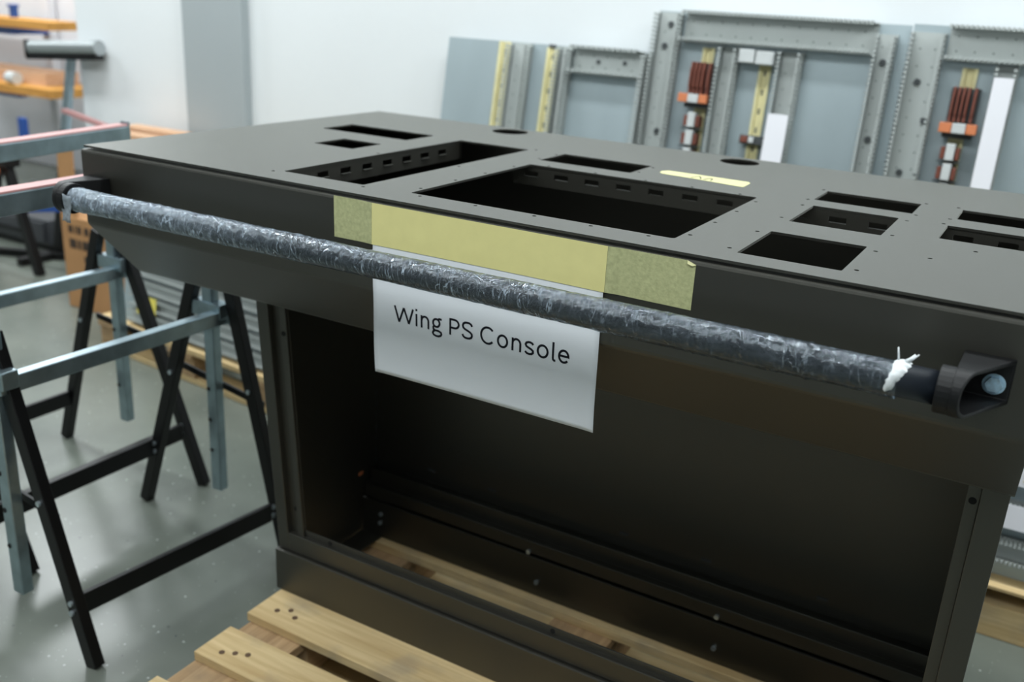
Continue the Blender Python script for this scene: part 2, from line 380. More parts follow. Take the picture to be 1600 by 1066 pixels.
fas = [(0.03, -0.0078), (0.003, -0.0078), (-0.0015, -0.0082), (-0.0038, -0.0100), (FY, -0.0135), (FY, -0.153), (-0.0035, -0.158), (-0.0005, -0.1625),
       (0.108, -0.2785), (0.1135, -0.2832), (0.119, -0.2845), (0.14, -0.2845)]
MB().sheet_x(fas, 0.0025, -0.003, W).build('front_apron', 'paint', con, weld=True)
side = [(FY + 0.003, -0.014), (FY + 0.003, -0.155), (0.112, -0.281), (D - 0.002, -0.281), (D - 0.002, -0.006), (0.03, -0.006), (0.03, -0.014)]
MB().prism_x(side, 0.0, 0.0025).build('side_panel', 'paint', con)
MB().prism_x(side, W - 0.005, W - 0.0025).build('side_panel', 'paint', con)
MB().box(0.003, W - 0.006, D - 0.005, D - 0.0025, -0.28, -0.006).build('rear_skirt', 'paint', con)
MB().box(0.003, W - 0.006, 0.14, D - 0.006, -0.2835, -0.281).build('tray_bottom', 'paint', con)
# slotted mounting flanges seen through the cut-outs
def flange(u0, u1, slots, fn):
    hs = [[(s - 0.0155, -0.0255), (s + 0.0155, -0.0255), (s + 0.0155, -0.0145), (s - 0.0155, -0.0145)] for s in slots]
    holed('slotted_flange', [(u0, -0.043), (u1, -0.043), (u1, -0.0045), (u0, -0.0045)], hs, 0.0016, fn, 'paint', con)
    for s in slots:
        mb = MB()
        p = [fn(s + a, b, c) for c in (0.0, -0.006) for a, b in ((-0.0145, -0.0265), (0.0145, -0.0265), (0.0145, -0.0252), (-0.0145, -0.0252))]
        mb.hexa(p); mb.build('slot_tab', 'paint', con)
flange(0.05, 0.67, [0.11 + 0.068 * i for i in range(8)], lambda u, v, q: (0.4565 - q, u, v))
flange(0.70, 1.70, [0.741 + 0.0685 * i for i in range(14)], lambda u, v, q: (u, 0.4925 - q, v))
# pedestal
XL, XR = 0.328, 1.7155
def lean(z): return 0.119 + (-0.283 - z) / 0.597 * 0.046
def lbox(mb, x0, x1, z0, z1, d0, d1):
    p = [(x, lean(z) + d, z) for z in (z0, z1) for x, d in ((x0, d0), (x1, d0), (x1, d1), (x0, d1))]
    return mb.hexa(p)
lbox(MB(), XL, 0.358, -0.878, -0.2848, 0, 0.022).build('stile', 'paint', con, 0.0012)
lbox(lbox(MB(), 0.358, 0.399, -0.835, -0.2848, 0.014, 0.017), 0.384, 0.399, -0.835, -0.2848, 0.006, 0.014).build('inner_flange', 'paint', con, 0.001)
lbox(MB(), 1.680, XR, -0.878, -0.2848, 0, 0.022).build('stile', 'paint', con, 0.0012)
lbox(MB(), 1.662, 1.680, -0.835, -0.2848, 0.009, 0.013).build('inner_flange', 'paint', con, 0.001)
lbox(MB(), 0.3582, 1.6798, -0.878, -0.832, 0, 0.02).build('bottom_rail', 'paint', con, 0.0015)
lbox(MB(), 0.399, 1.662, -0.834, -0.818, 0.012, 0.016).build('inner_flange', 'paint', con, 0.001)
for (x, z, d) in ((1.671, -0.312, 0.0088), (0.375, -0.77, 0.0138), (0.470, -0.826, 0.0118), (1.02, -0.826, 0.0118), (0.391, -0.345, 0.0058)):
    MB().cyl((x, lean(z) + d, z), (x, lean(z) + d - 0.0006, z), 0.0055, 12).build('fixing_hole', 'hole', con)
sp = [(0.121, -0.285), (0.166, -0.879), (0.535, -0.879), (0.535, -0.285)]
MB().prism_x(sp, XL, XL + 0.0025).build('pedestal_side', 'paint', con)
MB().prism_x(sp, XR - 0.0025, XR).build('pedestal_side', 'paint', con)
MB().box(XL + 0.003, XR - 0.003, 0.518, 0.521, -0.879, -0.285).build('pedestal_back', 'paint', con)
pl = MB().box(XL - 0.003, XR + 0.003, 0.155, 0.1575, -0.983, -0.8805).box(XL - 0.003, XR + 0.003, 0.1575, 0.185, -0.883, -0.8805)
pl.box(XL - 0.003, XL, 0.1575, 0.535, -0.983, -0.8805).box(XR, XR + 0.003, 0.1575, 0.535, -0.983, -0.8805).box(XL, XR, 0.532, 0.535, -0.983, -0.8805)
pl.build('plinth', 'paint', con, 0.001)
br = MB().box(XL + 0.004, XR - 0.004, 0.492, 0.5175, -0.905, -0.815)
br.box(XL + 0.004, XR - 0.004, 0.470, 0.492, -0.882, -0.850)
br.build('rear_rail', 'paint', con, 0.002)
MB().box(XL + 0.003, XR - 0.003, 0.462, 0.468, -0.981, -0.885).build('kick_plate', 'paint', con, 0.001)
MB().box(XL + 0.003, 0.392, 0.186, 0.461, -0.980, -0.977).build('base_flange', 'paint', con)
for x in (0.50, 0.672, 1.014, 1.203, 1.447):
    MB().box(x - 0.011, x + 0.011, 0.5162, 0.5182, -0.786, -0.779).build('weld_spot', 'dgrey', con)
MB().cyl((0.372, 0.518, -0.824), (0.372, 0.513, -0.824), 0.005, 8).build('bolt', 'bolt', con)
for (x, y, z) in ((0.806, 0.4695, -0.878), (1.255, 0.4695, -0.874), (0.835, 0.4615, -0.945), (1.26, 0.4615, -0.945), (0.39, 0.4615, -0.915), (0.388, 0.4615, -0.94)):
    MB().cyl((x, y, z), (x, y - 0.005, z), 0.0055, 8).build('bolt', 'bolt', con)
for i in range(16):
    z = -0.40 - i * 0.031
    MB().box(XL + 0.0035, XL + 0.0055, 0.511, 0.517, z - 0.004, z + 0.004).build('weld_spot', 'dgrey', con)
MB().box(XL + 0.0026, XL + 0.0033, 0.446, 0.464, -0.821, -0.812).build('orange_sticker', 'orange', con)

# handle bar, brackets and plastic wrap
BY, BZ = -0.099, -0.0800
hb = MB().cyl((0.075, BY, BZ), (1.625, BY, BZ), 0.0205, 32).build('handle_bar', 'tube', con, smooth=False)
for p in hb.data.polygons: p.use_smooth = len(p.vertices) == 4
def bracket(s, ox):
    """s=+1: pocket opens to +x (right end)"""
    X = lambda a: ox + s * a
    n = 20
    # loop profile in (y,z): base on the apron, tangent round the bar
    def loop(r, yb, zt, zb, inset):
        pts = [(yb, zt)]
        for i in range(n + 1):
            t = math.radians(88 + (267 - 88) * i / n); pts.append((BY + r * math.cos(t), BZ + r * math.sin(t)))
        pts.append((yb, zb)); return pts
    zt, zb = -0.056, -0.114
    out = loop(0.0290, FY - 0.0005, zt, zb, 0); inn = loop(0.0240, FY - 0.006, zt - 0.006, zb + 0.006, 0)
    k = len(out); mb = MB()
    xi, xo = X(0.016), X(0.078)
    ms = lambda y: X(0.077 + 0.40 * y)
    vs = [(xi, y, z) for y, z in out] + [(ms(y), y, z) for y, z in out] + [(ms(y), y, z) for y, z in inn] + [(X(0.022), y, z) for y, z in inn]
    fs = []
    for i in range(k):
        j = (i + 1) % k
        fs += [(i, j, k + j, k + i), (k + i, k + j, 2 * k + j, 2 * k + i), (2 * k + i, 2 * k + j, 3 * k + j, 3 * k + i)]
    fs += [tuple(range(k))[::-1], tuple(range(3 * k, 4 * k))]
    mb.add(vs, fs)
    mb.cyl((X(0.0), BY, BZ), (X(0.017), BY, BZ), 0.0286, 28)
    o = mb.build('handle_bracket', 'blackplastic', con, 0.0015)
    bx = X(0.055)
    MB().cyl((bx, FY - 0.0062, -0.090), (bx, FY - 0.012, -0.090), 0.0105, 6).cyl((bx, FY - 0.006, -0.090), (bx, FY - 0.0075, -0.090), 0.0135, 20).build('bolt', 'boltblue', o, 0.001)
    return o
bracket(1, 1.610)
bracket(-1, 0.092)

def film():
    x0, x1 = 0.098, 1.568; nx, nt = 620, 44
    mb = MB(); vs = []
    for i in range(nx + 1):
        x = x0 + (x1 - x0) * i / nx
        loose = 0.0032 - 0.0020 * min(1, max(0, (x - 0.2) / 0.5)) + 0.0004 * (x > 1.0)
        env = 0.0003 + loose * max(0.0, noise.noise((x * 7, 3.1, 0)) + 0.5)
        ring = 0.0018 * math.exp(-((x - 1.462) / 0.003) ** 2)
        for j in range(nt):
            t = 2 * PI * j / nt
            c, s_ = math.cos(t), math.sin(t)
            wv = abs(noise.noise((x * 60 + 3 * c, c * 2.0, s_ * 2.0)))
            wv2 = noise.noise((x * 130, c * 5, s_ * 5))
            r = 0.0208 + env * (0.5 + 1.1 * wv) + 0.00035 * wv2 + ring
            sag = 0.0034 * max(0, -s_) ** 2 * (0.7 + 0.5 * noise.noise((x * 4, 0, 9))) * min(1, max(0.15, (x - 0.75) * 2.5))
            if x1 - x < 0.006: r += 0.0012 * noise.noise((j * 1.7, 5, 0))
            vs.append((x, BY + r * c, BZ + r * s_ - sag))
    fs = []
    for i in range(nx):
        for j in range(nt):
            k = (j + 1) % nt; fs.append((i * nt + j, i * nt + k, (i + 1) * nt + k, (i + 1) * nt + j))
    mb.add(vs, fs); o = mb.build('plastic_wrap', 'film', hb, smooth=True)
    # bunched torn end by the right bracket
    mb = MB(); vs = []; nt = 30; prof = [(1.553, 0.0212), (1.556, 0.0232), (1.561, 0.0245), (1.566, 0.0236), (1.570, 0.0210)]
    for x, r in prof:
        for j in range(nt + 1):
            t = math.radians(35 + 172 * j / nt); q = noise.noise((x * 140, math.cos(t) * 5, math.sin(t) * 5)); wd = 0.6 + 0.4 * math.sin(t)
            xx = 1.561 + (x - 1.561) * wd * 1.15
            vs.append((xx + 0.003 * q + 0.007 * math.sin(t), BY + (r + 0.0016 * q) * math.cos(t), BZ + (r + 0.0016 * q) * math.sin(t)))
    fs = []
    for i in range(len(prof) - 1):
        for j in range(nt):
            fs.append((i * (nt + 1) + j, i * (nt + 1) + j + 1, (i + 1) * (nt + 1) + j + 1, (i + 1) * (nt + 1) + j))
    mb.add(vs, fs)
    for (dx, dy, h, r) in ((-0.006, 0.004, 0.014, 0.0013), (0.014, 0.006, 0.008, 0.0022), (0.011, 0.0, 0.005, 0.0026), (0.018, 0.003, 0.010, 0.0014)):
        p = (1.566 + dx * 0.5, BY + dy * 0.4, BZ + 0.0235); mb.cyl(p, (1.566 + dx, BY + dy, BZ + 0.024 + h), r, 7, r * 0.6)
    mb.build('film_knot', 'filmwhite', hb, smooth=True)
    mb = MB(); n = 7; vs = []
    for i in range(n):
        for j in range(4):
            vs.append((0.088 + 0.0085 * j - 0.006 * (i / n), BY - 0.024 - 0.002 * math.sin(i + j), BZ + 0.012 - 0.0085 * i + 0.002 * math.sin(2 * j + i)))
    mb.add(vs, [(i * 4 + j, i * 4 + j + 1, i * 4 + j + 5, i * 4 + j + 4) for i in range(n - 1) for j in range(3)])
    o = mb.build('film_flap', 'filmgrey', hb, smooth=True); md = o.modifiers.new('thick', 'SOLIDIFY'); md.thickness = 0.0006
film()

# ------------------------------------------------------------------ sign and tapes
def yp(x, z):
    d = max(0.0, -0.11 - z)
    e = max(0.0, (0.735 - x) / 0.014, (x - 1.127) / 0.014)
    return -0.0078 + 0.27 * d * d + 0.0012 * math.sin(x * 9) * min(1, d * 12) - 0.0016 * e * min(1, d * 14) * math.sin((z + 0.11) * 26)
PX0, PX1, PZ0, PZ1 = 0.721, 1.141, -0.3065, -0.0105
mb = MB(); nx, nz = 40, 40; vs = []
for j in range(nz + 1):
    for i in range(nx + 1):
        z = PZ1 + (PZ0 - PZ1) * j / nz; x = PX0 + (PX1 - PX0) * i / nx
        wob = 0.004 * math.sin(max(0, -0.12 - z) * 24) * (1 if i == 0 else 0) if False else 0
        vs.append((x + wob, yp(x, z), z))
mb.add(vs, [(j * (nx + 1) + i, j * (nx + 1) + i + 1, (j + 1) * (nx + 1) + i + 1, (j + 1) * (nx + 1) + i) for j in range(nz) for i in range(nx)])
sign = thing('paper_sign', 'white paper sheet with printed console name hanging from the front apron', 'sign', (0.931, 0.0, -0.306))
o = mb.build('sheet', 'paper', sign, smooth=True); md = o.modifiers.new('thick', 'SOLIDIFY'); md.thickness = 0.00035; md.offset = 0
# lettering: thin strokes, cap height 29 mm
def arc(cx, cy, rx, ry, a0, a1, n=14):
    return [(cx + rx * math.cos(math.radians(a0 + (a1 - a0) * i / n)), cy + ry * math.sin(math.radians(a0 + (a1 - a0) * i / n))) for i in range(n + 1)]
XH = 0.76
def glyph(ch):
    t = 0.06
    xo = lambda: [arc(0.5, XH / 2, 0.44, XH / 2 - t + 0.02, 90, 450, 28)]
    if ch == 'W': return [[(0.03, 0.98), (0.25, 0.02)], [(0.25, 0.02), (0.50, 0.94)], [(0.50, 0.94), (0.75, 0.02)], [(0.75, 0.02), (0.97, 0.98)]]
    if ch == 'i': return [[(0.5, 0), (0.5, XH)], [(0.5, 0.93), (0.5, 1.06)]]
    if ch == 'n': return [[(0.1, 0), (0.1, XH)], [(0.1, 0.42)] + arc(0.5, 0.44, 0.40, XH - 0.44 - t + 0.01, 165, 0, 14) + [(0.9, 0)]]
    if ch == 'g': return [arc(0.43, 0.50, 0.33, 0.235, 90, 450, 26), [(0.60, 0.70), (0.74, 0.78), (0.98, 0.765)],
                          [(0.22, 0.31), (0.12, 0.22), (0.14, 0.10), (0.30, 0.045), (0.66, 0.035), (0.90, -0.03), (0.95, -0.13), (0.86, -0.23), (0.66, -0.29), (0.40, -0.29), (0.16, -0.24), (0.07, -0.14), (0.12, -0.04), (0.30, 0.045)]]
    if ch == 'P': return [[(0.08, 0), (0.08, 1.0)], [(0.08, 0.95), (0.50, 0.95)] + arc(0.52, 0.70, 0.40, 0.25, 90, -90, 16) + [(0.08, 0.45)]]
    if ch == 'S': return [[(0.92, 0.79), (0.84, 0.90), (0.68, 0.96), (0.50, 0.97), (0.30, 0.95), (0.15, 0.87), (0.10, 0.76), (0.14, 0.64), (0.28, 0.56), (0.50, 0.50), (0.74, 0.43), (0.89, 0.34), (0.92, 0.23), (0.86, 0.12), (0.70, 0.05), (0.50, 0.03), (0.28, 0.05), (0.14, 0.12), (0.07, 0.23)]]
    if ch == 'C': return [arc(0.53, 0.5, 0.47, 0.475, 42, 318, 26)]
    if ch == 'o': return xo()
    if ch == 's': return [[(0.90, 0.60), (0.80, 0.68), (0.62, 0.72), (0.40, 0.715), (0.20, 0.66), (0.12, 0.56), (0.20, 0.46), (0.45, 0.39), (0.72, 0.33), (0.89, 0.25), (0.90, 0.14), (0.76, 0.06), (0.52, 0.03), (0.26, 0.06), (0.08, 0.15)]]
    if ch == 'l': return [[(0.22, 1.06), (0.22, 0.17), (0.32, 0.06), (0.58, 0.02), (0.95, 0.03)]]
    if ch == 'e': return [[(0.10, 0.40), (0.92, 0.40)] + arc(0.5, XH / 2, 0.43, XH / 2 - 0.04, 3, 322, 26)]
CH = 0.0287; BASE = -0.2027; ST = 0.0037
letters = MB()
for ch, xa, xb in (('W', .7652, .8046), ('i', .8084, .8121), ('n', .8188, .8357), ('g', .8414, .8607), ('P', .8754, .8948), ('S', .8991, .9204), ('C', .9344, .9605),
                   ('o', .9662, .9855), ('n', .9925, 1.010), ('s', 1.0157, 1.0329), ('o', 1.0384, 1.058), ('l', 1.0649, 1.0713), ('e', 1.0756, 1.0943)):
    for st in glyph(ch):
        P = [Vector((xa + (xb - xa) * a, BASE + CH * b)) for a, b in st]
        Lp, Rp = [], []
        for i, p in enumerate(P):
            d1 = (P[i] - P[i - 1]).normalized() if i else None; d2 = (P[i + 1] - P[i]).normalized() if i < len(P) - 1 else None
            if i == 0 and (P[0] - P[-1]).length < 1e-5: d1 = (P[-1] - P[-2]).normalized()
            if i == len(P) - 1 and (P[0] - P[-1]).length < 1e-5: d2 = (P[1] - P[0]).normalized()
            d = ((d1 or d2) + (d2 or d1)).normalized(); nrm = Vector((-d.y, d.x)); cs = max(0.6, d.dot(d1 or d2))
            Lp.append(p + nrm * ST / 2 / cs); Rp.append(p - nrm * ST / 2 / cs)
        for i in range(len(P) - 1):
            q = [Lp[i], Rp[i], Rp[i + 1], Lp[i + 1]]
            letters.add([(a.x, yp(a.x, a.y) - 0.0004, a.y) for a in q], [(0, 1, 2, 3)])
letters.build('lettering', 'ink', sign)

def tape_strip(name, pts_top, pts_bot, fn, material, parent):
    n = len(pts_top); mb = MB()
    mb.add([fn(*p) for p in pts_top] + [fn(*p) for p in pts_bot], [(i, i + 1, n + i + 1, n + i) for i in range(n - 1)])
    o = mb.build(name, material, parent); md = o.modifiers.new('thick', 'SOLIDIFY'); md.thickness = 0.00015; md.offset = 0
    return o
tp = thing('masking_tape', 'wide beige masking tape strip holding the white sheet on the apron', 'tape', (0.95, FY, -0.08))
yt = lambda x: -0.0088 if 0.719 < x < 1.143 else -0.0056 - 0.0032 * max(0.0, 1 - min(abs(x - 0.719), abs(x - 1.143)) / 0.02)
def tape_top(x): return (x, yt(x), -0.0082 - 0.0025 * (x - 0.64) * 0.2 - (0.0045 if x > 1.27 else 0))
def tape_bot(x): return (x + (0.001 if x < 0.65 else 0), yt(x), -0.0785 - 0.0015 * math.sin(x * 5))
for nm, m_, xs in (('tape_end', 'tape', (0.637, 0.66, 0.69, 0.70, 0.7188)), ('tape_strip', 'tapep', (0.7192, 0.78, 0.85, 0.93, 1.0, 1.08, 1.1428)), ('tape_end', 'tape', (1.1432, 1.163, 1.19, 1.24, 1.262, 1.2745))):
    tape_strip(nm, [tape_top(x) for x in xs], [tape_bot(x) for x in xs], lambda x, y, z: (x, y, z), m_, tp)
MB().add([(1.262, -0.0059, -0.0085), (1.275, -0.0059, -0.0135), (1.270, -0.0085, -0.015), (1.263, -0.009, -0.0125)], [(0, 1, 2, 3)]).build('folded_corner', 'tape2', tp)
MB().add([(0.7075, -0.0058, -0.009), (0.7105, -0.0066, -0.009), (0.7215, -0.0066, -0.05), (0.7195, -0.0058, -0.05)], [(0, 1, 2, 3)]).build('crease', 'tape2', tp)
tp2 = thing('masking_tape', 'short pale tape strip with scribble stuck on the console top', 'tape', (1.07, 0.61, 0))
tape_strip('tape_strip', [(0.972, 0.625), (0.981, 0.641), (1.06, 0.640), (1.150, 0.637), (1.158, 0.625)], [(0.975, 0.606), (0.985, 0.594), (1.06, 0.587), (1.146, 0.572), (1.160, 0.571)],
           lambda u, v: (u, v, 0.0005), 'tape2', tp2)
ik = MB()
for a, b in (((1.046, 0.596), (1.054, 0.622)), ((1.054, 0.622), (1.061, 0.610)), ((1.061, 0.610), (1.066, 0.594)), ((1.073, 0.592), (1.079, 0.618)), ((1.079, 0.618), (1.085, 0.612)), ((1.085, 0.612), (1.088, 0.590))):
    ik.bar((a[0], a[1], 0.0008), (b[0], b[1], 0.0008), 0.0025, 0.0002)
ik.build('handwriting', 'ink', tp2)

# ------------------------------------------------------------------ height adjustable trestles
def trestle(label, xc, yf, yn, ztop, legs_f, legs_n, bars, rail, beam, post, straps):
    up = lambda L: tuple((a + (a - c) * 0.05 / 0.687, b + 0.05, c) for a, b, c in L)
    legs_f, legs_n = up(legs_f), up(legs_n)
    """legs: ((xtop,ztop),(xfoot)) for the two legs of the far and near frame"""
    t = thing('adjustable_trestle', label, 'trestle', (xc, (yf + yn) / 2, FL), 'adjustable trestles')
    for y, legs in ((yf, legs_f), (yn, legs_n)):
        for k, (xt, zt, xf) in enumerate(legs):
            lg = MB().bar((xt, y + (0.012 if k else -0.012), zt), (xf, y + (0.012 if k else -0.012), FL + 0.002), 0.034, 0.026, (0, 1, 0)).build('leg', 'black', t, 0.002)
            for (zz) in (straps[0][1] if y == yf else straps[1][1], bars[k][2] if y == yf else bars[k][3]):
                f = (zt - zz) / (zt - FL); xx = xt + (xf - xt) * f
                for dz in ((0,) if zz != (bars[k][2] if y == yf else bars[k][3]) else (-0.012, 0.012)):
                    yf_ = y + (0.012 if k else -0.012) - 0.013
                    MB().cyl((xx, yf_, zz + dz), (xx, yf_ - 0.005, zz + dz), 0.0065, 10).build('bolt', 'bolt', lg)
    for (xf_, xn_, zf_, zn_) in bars:
        MB().bar((xf_, yf - 0.013, zf_), (xn_, yn + 0.013, zn_), 0.014, 0.05).build('crossbar', 'black', t, 0.002)
    for (y, (xa, za, xb, zb)) in ((yf, straps[0]), (yn, straps[1])):
        MB().bar((xa, y + 0.034, za), (xb, y + 0.034, zb), 0.006, 0.018, (0, 0, 1)).build('spreader_strap', 'black', t)
    (xa, ya, xb, yb, z) = rail
    MB().bar((xa, ya, z), (xb, yb, z), 0.03, 0.038).build('rail', 'zinc', t, 0.003)
    for y, xx in ((yf, post[0]), (yn, post[1])):
        ps = MB().bar((xx - 0.002, y, post[3]), (xx, y, beam[4] - 0.018), 0.034, 0.028, (0, 1, 0)).build('post', 'zinc', t, 0.003)
        mb = MB()
        for i in range(3): mb.cyl((xx - 0.01 + 0, y - 0.0146, post[3] + 0.12 + 0.09 * i), (xx - 0.01, y - 0.0152, post[3] + 0.12 + 0.09 * i), 0.006, 10)
        mb.build('peg_hole', 'hole', ps)
        MB().box(xx - 0.05, xx + 0.05, y - 0.02, y + 0.02, ztop - 0.06, ztop - 0.02).build('collar', 'zinc', t, 0.003)
    (xa, ya, xb, yb, z) = beam
    bm_ = MB().bar((xa, ya, z), (xb, yb, z), 0.045, 0.045).build('top_beam', 'zinc', t, 0.003)
    MB().box(xb - 0.010, xb + 0.022, yb, yb + 0.006, z - 0.020, z + 0.034).build('end_plate', 'zinc', bm_)
    MB().bar((xa, ya, z + 0.0245), (xb, yb, z + 0.0245), 0.042, 0.004).build('pink_sheen_strip', 'pink', bm_)  # added strip: reddish reflection on the galvanized beam, put in as pink colour
    return t
trestle('black folding trestle nearest the console, galvanized rails and posts', -0.14, 0.444, -0.15, -0.44,
        ((-0.205, -0.44, -0.443), (-0.085, -0.44, 0.075)), ((-0.23, -0.44, -0.46), (-0.146, -0.44, 0.060)),
        ((-0.385, -0.39, -0.935, -0.935), (0.045, 0.018, -1.01, -0.985)),
        (-0.131, -0.165, -0.116, 0.462, -0.497), (-0.13, -0.20, -0.172, 0.50, -0.122), (-0.150, -0.150, 0, -1.005),
        ((-0.31, -0.685, -0.01, -0.73), (-0.36, -0.75, -0.045, -0.80)))
trestle('black folding trestle standing further left, behind the nearest trestle', -0.69, 0.576, 0.0, -0.44,
        ((-0.745, -0.44, -0.979), (-0.645, -0.44, -0.375)), ((-0.745, -0.44, -0.979), (-0.645, -0.44, -0.375)),
        ((-0.925, -0.925, -0.97, -0.97), (-0.43, -0.43, -0.955, -0.955)),
        (-0.682, -0.02, -0.669, 0.60, -0.508), (-0.57, -0.05, -0.692, 0.652, -0.112), (-0.683, -0.683, 0, -0.99),
        ((-0.83, -0.685, -0.56, -0.71), (-0.83, -0.685, -0.56, -0.71)))

# ------------------------------------------------------------------ mounting panels with cable ducts
class Panel:
    def __init__(s, label, x0, x1, yb, tilt, slen, s0=0.0, cat='panel', rot=None):
        s.t = math.radians(tilt); s.yb = yb; s.rot = rot; s.T = None
        if rot: s.T = Matrix.Translation((rot[0], rot[1], 0)) @ Matrix.Rotation(rot[2], 4, 'Z') @ Matrix.Translation((-rot[0], -rot[1], 0))
        zb = -0.983 + s0 * math.cos(s.t)
        s.root = thing('mounting_panel', label, cat, ((x0 + x1) / 2, yb + s0 * math.sin(s.t), zb), 'electrical mounting panels')
        s.part('plate', 'zincplate', [(x0, x1, s0, slen, -0.006, 0.0)])
        mb = s.mb()
        s.x0, s.x1, s.s0, s.s1 = x0, x1, s0, slen
    def mb(s):
        b = MB(); b.T = s.T; return b
    def P(s, x, u, d):   # u along the plate, d out of it (towards the room)
        return (x, s.yb + u * math.sin(s.t) - d * math.cos(s.t), -0.9815 + u * math.cos(s.t) + d * math.sin(s.t))
    def part(s, name, material, boxes, parent=None, bevel=0.0, stuff=False):
        mb = s.mb()
        for (x0, x1, u0, u1, d0, d1) in boxes:
            mb.hexa([s.P(x, u, d) for u in (u0, u1) for x, d in ((x0, d1), (x1, d1), (x1, d0), (x0, d0))])
        o = mb.build(name, material, parent or s.root, bevel)
        if stuff: o['kind'] = 'stuff'
        return o
    def duct(s, x0, x1, u0, u1, vertical=True, depth=0.062, pitch=0.0135, holes=True):
        base = s.part('cable_duct', 'duct', [(x0, x1, u0, u1, 0.001, 0.004)])
        cb = []
        th = 0.0035
        a, b = (u0, u1) if vertical else (x0, x1)
        n = int((b - a) / pitch)
        for side_ in (0, 1):
            for i in range(n):
                p = a + i * pitch + 0.002; q = p + pitch * 0.55
                if vertical:
                    e = (x0, x0 + th) if side_ == 0 else (x1 - th, x1)
                    cb.append((e[0], e[1], p, q, 0.004, depth)); cb.append((x0 if side_ == 0 else x1 - 0.010, x0 + 0.010 if side_ == 0 else x1, p, q, depth - 0.005, depth))
                else:
                    e = (u0, u0 + th) if side_ == 0 else (u1 - th, u1)
                    cb.append((p, q, e[0], e[1], 0.004, depth)); cb.append((p, q, u0 if side_ == 0 else u1 - 0.010, u0 + 0.010 if side_ == 0 else u1, depth - 0.005, depth))
            if vertical:
                e = (x0, x0 + th) if side_ == 0 else (x1 - th, x1); cb.append((e[0], e[1], u0, u1, 0.004, 0.020))
            else:
                e = (u0, u0 + th) if side_ == 0 else (u1 - th, u1); cb.append((x0, x1, e[0], e[1], 0.004, 0.020))
        s.part('slotted_wall', 'duct', cb, base, stuff=True)
        if holes:
            mb = s.mb(); w_ = (x1 - x0) if vertical else (u1 - u0)
            nn = int((b - a) / 0.05)
            for i in range(nn):
                for sgn in (-0.22, 0.22):
                    if vertical: c = (x0 + w_ / 2 + sgn * w_, u0 + 0.025 + i * 0.05)
                    else: c = (x0 + 0.025 + i * 0.05, u0 + w_ / 2 + sgn * w_)
                    mb.cyl(s.P(c[0], c[1], 0.0035), s.P(c[0], c[1], 0.0043), 0.0026, 6)
            o = mb.build('punched_hole', 'dgrey', base); o['kind'] = 'stuff'
        return base
    def rail(s, x0, x1, u0, u1):
        w_ = x1 - x0
        r_ = s.part('din_rail', 'yellow', [(x0, x0 + w_ * 0.26, u0, u1, 0.0075, 0.0095), (x1 - w_ * 0.26, x1, u0, u1, 0.0075, 0.0095),
                                         (x0 + w_ * 0.22, x0 + w_ * 0.27, u0, u1, 0.001, 0.0095), (x1 - w_ * 0.27, x1 - w_ * 0.22, u0, u1, 0.001, 0.0095),
                                         (x0 + w_ * 0.22, x1 - w_ * 0.22, u0, u1, 0.001, 0.003)])
        sl = []
        u = u0 + 0.03
        while u < u1 - 0.03:
            sl.append(((x0 + x1) / 2 - 0.003, (x0 + x1) / 2 + 0.003, u, u + 0.018, 0.0028, 0.0034)); u += 0.06
        s.part('rail_slot', 'dgrey', sl, r_, stuff=True)
    def screws(s, pts, r=0.006):
        for (x, u) in pts:
            mb = s.mb(); mb.cyl(s.P(x, u, 0.004), s.P(x, u, 0.009), r, 10); mb.build('screw', 'dgrey', s.root)
    def terminals(s, x0, x1, u0, u1, orange):
        w_ = (x1 - x0) / 5.4
        for i in range(5):
            xa = x0 + i * w_ + (w_ * 0.4 if i == 4 else 0)
            s.part('terminal_block', 'term', [(xa + 0.0028, xa + w_ - 0.0028, u0, u1, 0.010, 0.052), (xa + 0.0038, xa + w_ - 0.0038, u0 + 0.02, u1 - 0.02, 0.052, 0.060)], bevel=0.001)
        s.part('terminal_base', 'dgrey', [(x0 - 0.004, x1 + 0.004, u0 + 0.002, u1 - 0.002, 0.0097, 0.030)])
        (a, b, c, d) = orange
        s.part('end_clamp', 'dgrey', [(x0 - 0.006, x1 + 0.004, c - 0.014, u0 - 0.001, 0.008, 0.040)])
        s.part('fuse_carrier', 'orange', [(a, a + (b - a) * 0.34, c, d, 0.041, 0.066)], bevel=0.002)
        s.part('fuse_carrier', 'orange', [(b - (b - a) * 0.28, b, c, d, 0.041, 0.066)], bevel=0.002)
        s.part('fuse_carrier', 'greypl', [(a + (b - a) * 0.35, b - (b - a) * 0.29, c, d, 0.041, 0.070)], bevel=0.002)
        xm = (x0 + x1) / 2 - 0.006
        for k in range(4):
            uu = c - 0.03 - 0.058 * k
            s.part('relay_module', 'greypl', [(xm - 0.013, xm + 0.011, uu - 0.048, uu, 0.010, 0.058)], bevel=0.002)
            s.part('relay_module', 'term', [(xm - 0.028, xm - 0.015, uu - 0.046, uu - 0.010, 0.010, 0.050)], bevel=0.002)
            s.part('relay_module', 'term', [(xm + 0.013, xm + 0.024, uu - 0.046, uu - 0.010, 0.010, 0.050)], bevel=0.002)
            s.part('relay_module', 'dgrey', [(xm - 0.034, xm + 0.028, uu - 0.0545, uu - 0.0505, 0.010, 0.045)])

